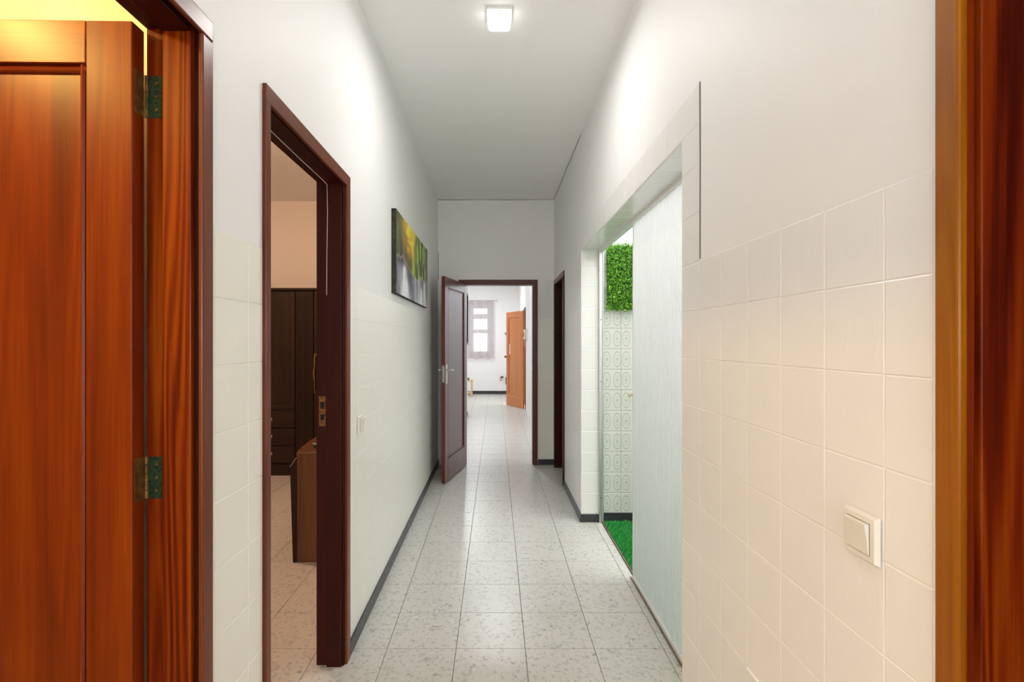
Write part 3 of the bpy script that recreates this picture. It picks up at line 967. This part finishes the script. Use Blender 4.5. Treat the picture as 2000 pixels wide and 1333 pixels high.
# artificial boxwood panels on the patio wall
def hedge(x0, x1, z0, z1, label):
    h = root('hedge_panel', ((x0 + x1) / 2, 3.98, z0), label, 'hedge panel')
    box(x0 + 0.006, x1 - 0.006, 3.966, 3.979, z0 + 0.012, z1 - 0.006).build('backing_mesh', 'leaf_back', h)
    lv = MB()
    cs = []
    rl = random.Random(11)
    for i in range(int((x1 - x0) * (z1 - z0) * 30000)):
        x, z = x0 + rl.random() * (x1 - x0), z0 + rl.random() * (z1 - z0)
        dep = rl.random() ** 0.7 * 0.05
        y = 3.966 - dep
        ln, wd = 0.013 + rl.random() * 0.012, 0.006 + rl.random() * 0.005
        d1 = Vector((rl.gauss(0, 1), rl.gauss(-0.5, 0.6), rl.gauss(0.3, 1))).normalized()
        s1 = d1.cross(Vector((rl.gauss(0, 1), rl.gauss(-1, 0.5), rl.gauss(0, 1)))).normalized()
        up = d1.cross(s1)
        p = Vector((x, y, z))
        n = len(lv.v)
        tip = p + d1 * ln
        midp = p + d1 * ln * 0.5
        for q in (p, midp + s1 * wd * 0.5 + up * 0.002, tip, midp - s1 * wd * 0.5 + up * 0.002):
            lv.v.append((q.x, min(q.y, 3.978), max(q.z, z0 - 0.006)))
        lv.f += [(n, n + 1, n + 2), (n, n + 2, n + 3)]
        g = 0.35 + rl.random() * 1.0
        if rl.random() < 0.3:
            c = (0.26 * g, 0.56 * g, 0.035 * g, 1)
        else:
            c = (0.11 * g, 0.36 * g, 0.02 * g, 1)
        cs += [c] * 4
    tag(tinted(lv, 'leaves', 'leaf', h, cs), kind='stuff')
hedge(0.857, 1.105, 1.640, 2.150, 'dense green artificial boxwood panel on the patio wall above the oval tiles')
tag(box(1.16, 2.98, 3.900, 3.982, 1.64, 1.86).build('trim_1', 'skirting', bevel=0.004), 'dark ledge on the patio wall behind the ribbed glass', 'ledge', kind='structure')

# ---------------------------------------------------------------- lamps
def ceiling_lamp(x, y, label, strength, col, z=CEIL, size=0.125, group=None, sides=None):
    l = root('ceiling_lamp', (x, y, z), label, 'ceiling lamp', group)
    s = size / 2
    base = box(x - s, x + s, y - s, y + s, z - 0.014, z).build('base', 'white_rail', l, bevel=0.002)
    MB().lathe([(0.003, 0), (0.003, 0.002)], (x, y - s + 0.010, z - 0.014), (0, 0, -1), 8).build('screw', 'switch_dark', base)
    t = s * 0.86
    g = MB()
    g.prism([(x - t, y - t + 0.012), (x + t, y - t + 0.012), (x + t, y + t), (x - t, y + t)], 'Z', z - 0.058, z - 0.014)
    df = g.build('diffuser', glow('lamp_glow', col, strength if sides is None else sides), l, bevel=0.012)
    if sides is not None:
        t2 = t - 0.018
        MB().quad((x - t2, y - t2 + 0.008, z - 0.0586), (x - t2, y + t2, z - 0.0586), (x + t2, y + t2, z - 0.0586), (x + t2, y - t2 + 0.008, z - 0.0586)).build('lens', glow('lamp_lens', col, strength), df, fix=False)
    return l
ceiling_lamp(0.018, 2.53, 'small square white ceiling lamp lit above the corridor', L_CORRIDOR, (1.0, 0.975, 0.94), sides=4.0)
ceiling_lamp(0.018, -0.75, 'added square ceiling fill lamp, unseen behind the viewpoint', L_BACK_FILL, (1.0, 0.975, 0.95), sides=4.0)  # added unseen lamp that brightens the near corridor
ceiling_lamp(0.02, 7.6, 'added square ceiling fill lamp, unseen in the hall beyond the end door', L_HALL_FILL, (0.92, 0.96, 1.0), sides=4.0)  # unseen lamp added to light the hall
ceiling_lamp(-0.6, 11.8, 'added square ceiling fill lamp, unseen before the curtained window', L_HALL_FILL * 1.6, (0.92, 0.96, 1.0), sides=4.0)  # second unseen lamp added to brighten the far hall
def pendant(x, y, z, r, strength, col, label):
    pl = root('pendant_lamp', (x, y, CEIL), label, 'pendant lamp')
    MB().lathe([(0.045, 0), (0.045, 0.012), (0.010, 0.030)], (x, y, CEIL), (0, 0, -1), 16).build('ceiling_rose', 'white_rail', pl)
    MB().tube([(x, y, CEIL - 0.02), (x, y, z + 0.03)], 0.004, 8).build('cord', 'white_rail', pl)
    MB().lathe([(0.020, 0), (0.020, 0.045)], (x, y, z + 0.04), (0, 0, -1), 12).build('socket', 'white_rail', pl)
    MB().lathe([(0.016, 0)] + [(r * math.sin(R(a)), r - r * math.cos(R(a))) for a in range(30, 180, 15)], (x, y, z), (0, 0, -1), 18).build('bulb', glow('globe_glow', col, strength), pl, smooth=True)
pendant(-1.55, 0.45, 2.49, 0.055, L_WARM, (1.0, 0.64, 0.17), 'warm bare globe pendant in the room behind the mahogany door')
fl = root('fill_floor_lamp', (0.30, -1.55, 0), 'added standing fill lamp with a white globe, unseen behind the viewpoint', 'fill lamp')  # lamp added behind the camera to even out the corridor light
MB().lathe([(0.14, 0), (0.14, 0.012), (0.03, 0.028)], (0.30, -1.55, 0), (0, 0, 1), 24).build('base', 'alu', fl, smooth=False)
MB().tube([(0.30, -1.55, 0.02), (0.30, -1.55, 1.42)], 0.011, 10).build('pole', 'alu', fl)
MB().lathe([(0.030, 0)] + [(0.12 * math.sin(R(a)), 0.12 - 0.12 * math.cos(R(a))) for a in range(20, 180, 16)], (0.30, -1.55, 1.40), (0, 0, 1), 22).build('globe', glow('globe_white', (1.0, 0.975, 0.95), L_FILL_GLOBE), fl, smooth=True)
ceiling_lamp(-2.3, 3.6, 'warm ceiling lamp in the bedroom', L_BED, (1.0, 0.62, 0.40), size=0.20)

# ---------------------------------------------------------------- switches
def switch(name, side, plane, y, z, label):
    s = -1 if side == 'R' else 1
    r = root(name, (plane, y, z - 0.0425), label, 'light switch')
    p0 = plane + s * 0.0032
    h = 0.0425
    pl = MB()
    a, b = p0, p0 + s * 0.0095
    i = 0.004
    vs = [(a, y - h, z - h), (a, y + h, z - h), (a, y + h, z + h), (a, y - h, z + h), (b, y - h + i, z - h + i), (b, y + h - i, z - h + i), (b, y + h - i, z + h - i), (b, y - h + i, z + h - i)]
    pl.v += vs
    pl.f += [(0, 1, 2, 3), (4, 5, 6, 7), (0, 1, 5, 4), (1, 2, 6, 5), (2, 3, 7, 6), (3, 0, 4, 7)]
    pl.build('plate', 'switch', r, bevel=0.0015)
    k = 0.0285
    box(b - s * 0.001, b + s * 0.0006, y - k, y + k, z - k, z + k).build('gap', 'switch_dark', r)
    # rocker pressed in at the lower end
    rk = MB()
    k -= 0.0011
    rk.prism([(b, z - k), (b + s * 0.0018, z - k), (b + s * 0.0048, z), (b + s * 0.0095, z + k), (b, z + k)], 'Y', y - k, y + k)
    rk.build('rocker', 'switch', r, bevel=0.0008)
switch('light_switch', 'R', WR, 0.921, 1.053, 'square white light switch beside the orange pine frame')
switch('light_switch', 'L', WL, 2.455, 1.005, 'square white light switch beside the dark red bedroom doorway')

# ---------------------------------------------------------------- canvas picture
CY0, CY1, CZ0, CZ1 = 3.215, 4.685, 1.708, 2.240
c = root('canvas_picture', (WL, (CY0 + CY1) / 2, CZ0), 'long forest waterfall canvas print hanging above the tiles', 'picture')
box(WL + 0.001, WL + 0.030, CY0, CY1, CZ0, CZ1).build('stretched_canvas', 'canvas', c, bevel=0.002)
NU, NV = 300, 120
pm, pc = MB(), []
def fbm(x, y, sc=1.0, o=4):
    return mnoise.fractal(Vector((x * sc, y * sc, 3.7)), 1.0, 2.0, o)
def sm(a, b, t):
    t = max(0.0, min(1.0, (t - a) / (b - a)))
    return t * t * (3 - 2 * t)
def mixc(a, b, t):
    return tuple(p + (q - p) * t for p, q in zip(a, b))
for j in range(NV + 1):
    for i in range(NU + 1):
        u, v = i / NU, j / NV
        pm.v.append((WL + 0.0306, CY0 + 0.002 + (CY1 - CY0 - 0.004) * u, CZ0 + 0.002 + (CZ1 - CZ0 - 0.004) * v))
        # ledge over which the water falls: high in the middle of the near half, dropping to the far end
        edge = 0.47 - 0.10 * u + 0.05 * math.sin(u * 9) + 0.04 * fbm(u, 0, 9)
        n1 = fbm(u * 3, v * 3, 4)
        trunk = fbm(u * 26, v * 1.6, 1.0, 3)
        if v > edge:
            col = mixc((0.030, 0.026, 0.018), (0.10, 0.085, 0.045), sm(-0.3, 0.5, trunk))
            green = sm(0.0, 0.5, fbm(u * 15 + 5, v * 2.2, 1.0, 3) + 0.30 * math.sin(u * 33 - 1.0) + 0.25)
            col = mixc(col, (0.24, 0.42, 0.03), green * sm(0.28, 0.50, u))
            col = mixc(col, (0.09, 0.17, 0.02), green * (1 - sm(0.28, 0.55, u)) * 0.35)
            sun = 1.25 * math.exp(-((u - 0.36) / 0.15) ** 2 - ((v - 0.97) / 0.32) ** 2)
            col = mixc(col, (0.95, 0.52, 0.015), min(1, sun * (0.75 + 0.6 * n1)))
            col = mixc(col, (0.012, 0.011, 0.010), 0.6 * sm(0.12, 0.5, fbm(u * 30 + 9, v * 1.1, 1.0, 2)))
        else:
            col = mixc((0.050, 0.047, 0.058), (0.16, 0.145, 0.19), sm(-0.4, 0.5, fbm(u * 9, v * 4, 1.0, 4)))
            for cx, wdt, top, s in ((0.20, 0.055, 0.36, 1.0), (0.245, 0.05, 0.20, 0.9), (0.66, 0.05, 0.42, 0.55), (0.74, 0.045, 0.22, 0.8), (0.87, 0.045, 0.36, 0.8), (0.53, 0.02, 0.42, 0.4)):
                k = wdt * (1 + 0.9 * (1 - v / max(top, 0.01)))
                f = math.exp(-((u - cx) / k) ** 2) * (1 - sm(top, top + 0.08, v)) * s
                streak = 0.8 + 0.8 * fbm(u * 60, v * 2.5, 1.0, 3)
                col = mixc(col, (0.60, 0.60, 0.66), max(0, min(1, f * streak)))
            col = mixc(col, (0.35, 0.27, 0.14), 0.5 * (1 - sm(0.0, 0.05, edge - v)))
        pc.append((*[min(0.95, 1.7 * q) for q in col], 1))
for j in range(NV):
    for i in range(NU):
        a = j * (NU + 1) + i
        pm.f.append((a, a + 1, a + NU + 2, a + NU + 1))
tinted(pm, 'print', 'print', c, pc)

# ---------------------------------------------------------------- bedroom furniture
wr = root('wardrobe', (-2.2, 5.60, 0), 'tall dark brown wardrobe with drawers at the end of the bedroom', 'wardrobe')
XA, XB, YW = -3.10, -1.35, 5.345
box(XA, XB, YW + 0.022, 5.885, 0.115, 1.935).build('body', 'wardrobeZ', wr, bevel=0.003)
box(XA - 0.012, XB + 0.012, YW - 0.012, 5.885, 1.935, 1.962).build('cornice', 'wardrobeX', wr, bevel=0.006)
box(XA + 0.005, XB - 0.005, YW + 0.006, 5.885, 0.0, 0.115).build('plinth', 'wardrobeX', wr, bevel=0.003)
def wdoor(x0, x1, z0, z1, handle_x=None):
    dd = box(x0 + 0.002, x1 - 0.002, YW, YW + 0.020, z0, z1).build('door', 'wardrobeZ', wr, bevel=0.003)
    if x1 - x0 > 0.3:
        a = 0.055
        box(x0 + a, x1 - a, YW - 0.006, YW + 0.002, z0 + a, z1 - a).build('raised_panel', 'wardrobeZ', dd, bevel=0.005)
    else:
        for k in range(7):
            xx = x0 + 0.025 + k * (x1 - x0 - 0.05) / 6
            box(xx - 0.006, xx + 0.006, YW - 0.005, YW + 0.002, z0 + 0.05, z1 - 0.05).build('flute', 'wardrobeZ', dd, bevel=0.003)
    if handle_x is not None:
        zz = 1.07
        hm = MB()
        hm.tube([(handle_x, YW - 0.002, zz - 0.19), (handle_x, YW - 0.025, zz - 0.17), (handle_x, YW - 0.028, zz - 0.08), (handle_x - 0.006, YW - 0.034, zz), (handle_x, YW - 0.028, zz + 0.08), (handle_x, YW - 0.025, zz + 0.17), (handle_x, YW - 0.002, zz + 0.19)],
                [0.011, 0.010, 0.007, 0.011, 0.007, 0.010, 0.011], 8)
        for dz in (-0.19, 0.19):
            hm.lathe([(0.019, 0), (0.016, 0.005), (0.008, 0.008)], (handle_x, YW - 0.001, zz + dz), (0, -1, 0), 12)
        hm.build('handle', 'brass', dd, smooth=True)
wdoor(-2.62, -2.095, 0.70, 1.925)
wdoor(-2.09, -1.905, 0.12, 1.925)
wdoor(-1.90, -1.36, 0.12, 1.925, -1.882)
wdoor(-3.09, -2.625, 0.12, 1.925, -2.65)
for z in (0.586, 0.405, 0.226):
    dr = box(-2.618, -2.097, YW, YW + 0.020, z - 0.086, z + 0.086).build('drawer', 'wardrobeX', wr, bevel=0.004)
    for xp in (-2.345,):
        pb = MB()
        pb.lathe([(0.017, 0), (0.012, 0.004), (0.008, 0.016)], (xp, YW - 0.001, z), (0, -1, 0), 10)
        for s in (-1, 1):
            pb.tube([(xp, YW - 0.014, z), (xp + s * 0.013, YW - 0.018, z + 0.010), (xp + s * 0.018, YW - 0.012, z + 0.024)], [0.007, 0.006, 0.003], 7)
            pb.tube([(xp, YW - 0.014, z), (xp + s * 0.012, YW - 0.016, z - 0.012)], [0.007, 0.004], 7)
        pb.build('pull', 'steel', dr, smooth=True)
box(-2.618, -2.097, YW, YW + 0.020, 0.677, 0.697).build('rail', 'wardrobeX', wr)

ds = root('dresser', (-1.04, 3.75, 0), 'brown wooden dresser with slanted front edge against the bedroom side of the wall', 'dresser')
Y0, Y1 = 3.245, 4.30
box(-1.262, -0.80, Y0 + 0.004, Y1, 0.0, 0.672).build('body', 'dresserZ', ds, bevel=0.002)
MB().prism([(-1.262, 0.0), (-1.286, 0.0), (-1.304, 0.608), (-1.262, 0.668)], 'Y', Y0, Y1).build('front', 'wardrobeZ', ds, bevel=0.002)
MB().prism([(-1.3035, 0.6085), (-1.2625, 0.667), (-1.2600, 0.6655), (-1.301, 0.607)][::-1], 'Y', Y0 - 0.0025, Y0 + 0.0).build('edge_strip', 'steel', ds)  # white highlight of the chamfered edge, built as a bright strip
tp = [(-0.79, Y0 - 0.012), (-1.235, Y0 - 0.012)] + [(-1.262 - 0.062 * math.sin(math.pi * t) ** 0.9, Y0 + 0.0 + (Y1 - Y0 + 0.01) * t) for t in [k / 14 for k in range(15)]] + [(-0.79, Y1 + 0.012)]
MB().prism(tp, 'Z', 0.672, 0.700).build('top', 'dresserY', ds, bevel=0.006)
for z0, z1 in ((0.05, 0.23), (0.24, 0.42), (0.43, 0.59)):
    q = [(-1.286 - 0.018 * z / 0.608, z) for z in (z0, z1)]
    dr = MB().prism([q[0], (q[0][0] - 0.008, z0), (q[1][0] - 0.008, z1), q[1]], 'Y', Y0 + 0.03, Y1 - 0.03).build('drawer', 'dresserY', ds, bevel=0.002)
    for yy in (3.5, 4.05):
        MB().lathe([(0.008, 0), (0.007, 0.012), (0.014, 0.018), (0.010, 0.026)], (q[0][0] - 0.013, yy, (z0 + z1) / 2), (-1, 0, 0), 10).build('knob', 'brass', dr)
ta = root('glass_dish', (-1.175, 3.40, 0.700), 'small dark green glass dish standing on the dresser', 'dish')
MB().lathe([(0.020, 0), (0.032, 0.004), (0.040, 0.026), (0.037, 0.026), (0.028, 0.008), (0.001, 0.006)], (-1.175, 3.40, 0.700), (0, 0, 1), 18).build('bowl', 'green_glass', ta, smooth=True)
MB().lathe([(0.0385, 0.026), (0.0415, 0.027), (0.0415, 0.030), (0.0385, 0.031)], (-1.175, 3.40, 0.700), (0, 0, 1), 18).build('rim', 'steel', ta, smooth=True)

# ---------------------------------------------------------------- far hall
wn = root('window_1', (-0.405, YF, WZ[0]), 'white framed window glowing behind the sheer curtain', 'window', kind='structure')
fr = MB()
x0, x1, z0, z1 = WX[0], WX[1], WZ[0], WZ[1]
for a in ((x0, x0 + 0.045, z0, z1), (x1 - 0.045, x1, z0, z1), (x0 + 0.045, x1 - 0.045, z0, z0 + 0.06), (x0 + 0.045, x1 - 0.045, z1 - 0.05, z1)):
    box(a[0], a[1], YF + 0.03, YF + 0.08, a[2], a[3]).build('frame', 'paint_cool', wn)
for zz, h in ((2.08, 0.14), (1.68, 0.11)):
    box(x0 + 0.045, x1 - 0.045, YF + 0.03, YF + 0.08, zz - h / 2, zz + h / 2).build('transom', 'paint_cool', wn)
for a, b in ((z0 + 0.06, 1.625), (1.735, 2.01), (2.15, z1 - 0.05)):
    box(x0 + 0.045, x1 - 0.045, YF + 0.053, YF + 0.057, a, b).build('pane', 'glass', wn)
    if b - a > 0.2:
        box(-0.412, -0.396, YF + 0.035, YF + 0.075, a, b).build('mullion', 'paint_cool', wn)
box(x0 - 0.03, x1 + 0.03, YF - 0.03, YF + 0.03, z0 - 0.035, z0).build('sill', 'paint_cool', wn)
cu = root('curtain', (-0.39, YF - 0.09, 0.95), 'sheer mauve grey curtain hanging before the far window', 'curtain')
cm = MB()
nu, nz = 120, 14
for j in range(nz + 1):
    for i in range(nu + 1):
        t = i / nu
        a = 0.016 + 0.012 * math.sin(t * 17)
        edge = 1 + 1.2 * max(0, abs(t - 0.5) - 0.3)
        cm.v.append((-0.745 + 0.71 * t, YF - 0.09 + a * edge * math.sin(t * 62 + 1.5 * math.sin(t * 11)), 0.945 + 1.55 * j / nz + (0.012 * math.sin(t * 14) if j == 0 else 0)))
for j in range(nz):
    for i in range(nu):
        a = j * (nu + 1) + i
        cm.f.append((a, a + 1, a + nu + 2, a + nu + 1))
cm.build('cloth', 'curtain', cu, smooth=True, fix=False)
MB().tube([(-0.80, YF - 0.085, 2.50), (0.02, YF - 0.085, 2.50)], 0.008, 8).build('rod', 'alu', cu)
for x in (-0.80, 0.02):
    MB().lathe([(0.012, 0), (0.016, 0.012), (0.004, 0.024)], (x, YF - 0.085, 2.50), (1 if x > -0.4 else -1, 0, 0), 10).build('finial', 'alu', cu)
    box(x - 0.01 if x > -0.4 else x, x if x > -0.4 else x + 0.01, YF - 0.09, YF, 2.49, 2.51).build('bracket', 'alu', cu)

mr = root('framed_panel', (HL, 9.0, 1.37), 'tall black framed panel on the pale hall wall', 'wall panel')
box(HL + 0.001, HL + 0.020, 8.62, 9.30, 1.37, 2.24).build('panel', 'steel', mr)
for a in ((8.60, 8.64, 1.35, 2.26), (9.28, 9.32, 1.35, 2.26), (8.64, 9.28, 1.35, 1.39), (8.64, 9.28, 2.22, 2.26)):
    box(HL + 0.001, HL + 0.042, *a).build('frame', 'black', mr, bevel=0.006)

st = root('stool', (-0.70, 13.10, 0), 'small pale wooden stool below the curtained window', 'stool')
box(-0.88, -0.575, 12.95, 13.25, 0.395, 0.425).build('seat', 'ashX', st, bevel=0.004)
for x in (-0.86, -0.625):
    for yy in (12.97, 13.20):
        box(x, x + 0.032, yy, yy + 0.032, 0.0, 0.395).build('leg', 'ashZ', st, bevel=0.003)
for yy in (12.975, 13.205):
    box(-0.828, -0.625, yy, yy + 0.022, 0.085, 0.125).build('stretcher', 'ashX', st, bevel=0.002)
sp = root('radio_box', (-0.735, 13.09, 0.425), 'small black box lying on the pale stool', 'box')
box(-0.80, -0.675, 13.02, 13.16, 0.425, 0.475).build('case', 'black', sp, bevel=0.006)
box(-0.775, -0.70, 13.018, 13.021, 0.437, 0.463).build('front_grille', 'switch_dark', sp)

wl = root('wall_light', (0.27, YF, 1.60), 'small dark wall light bracket near the orange door', 'wall light')
MB().lathe([(0.030, 0), (0.028, 0.012)], (0.25, YF, 1.63), (0, -1, 0), 12).build('rose', 'white_rail', wl)
MB().tube([(0.25, YF - 0.012, 1.63), (0.26, YF - 0.06, 1.63), (0.285, YF - 0.09, 1.61)], 0.010, 8).build('arm', 'black', wl)
MB().lathe([(0.018, 0), (0.032, 0.02), (0.036, 0.05)], (0.29, YF - 0.09, 1.61), (0.5, 0, -0.6), 12).build('head', 'black', wl)

ou = root('wall_socket', (0.14, YF, 0.40), 'white wall socket with a black plug and short cord', 'socket')
box(0.09, 0.19, YF - 0.010, YF, 0.39, 0.49).build('plate', 'switch', ou, bevel=0.003)
box(0.135, 0.205, YF - 0.055, YF - 0.010, 0.44, 0.475).build('plug', 'black', ou, bevel=0.005)
MB().tube([(0.14, YF - 0.05, 0.45), (0.115, YF - 0.06, 0.41), (0.13, YF - 0.05, 0.37), (0.155, YF - 0.03, 0.355)], 0.007, 8).build('cord', 'black', ou, smooth=True)
ob = root('black_junction_box', (0.295, YF, 0.25), 'upright black box on the far wall beside the orange door', 'box')
box(0.27, 0.325, YF - 0.05, YF, 0.26, 0.45).build('case', 'black', ob, bevel=0.006)
MB().tube([(0.298, YF - 0.02, 0.45), (0.298, YF - 0.012, 0.58)], 0.006, 6).build('cable', 'black', ob)

ic = root('intercom', (HR, 10.05, 1.45), 'cream wall intercom handset beside the orange entrance door', 'intercom')
box(HR - 0.028, HR, 10.02, 10.12, 1.43, 1.65).build('base', 'cream', ic, bevel=0.006)
MB().tube([(HR - 0.05, 10.05, 1.44), (HR - 0.055, 10.05, 1.47), (HR - 0.045, 10.05, 1.54), (HR - 0.055, 10.05, 1.61), (HR - 0.05, 10.05, 1.64)], [0.022, 0.022, 0.013, 0.022, 0.022], 10).build('handset', 'cream', ic, smooth=True)
MB().tube([(HR - 0.05, 10.05, 1.44), (HR - 0.045, 10.04, 1.33), (HR - 0.03, 10.06, 1.28), (HR - 0.01, 10.08, 1.43)], 0.004, 6).build('cord', 'cream', ic, smooth=True)
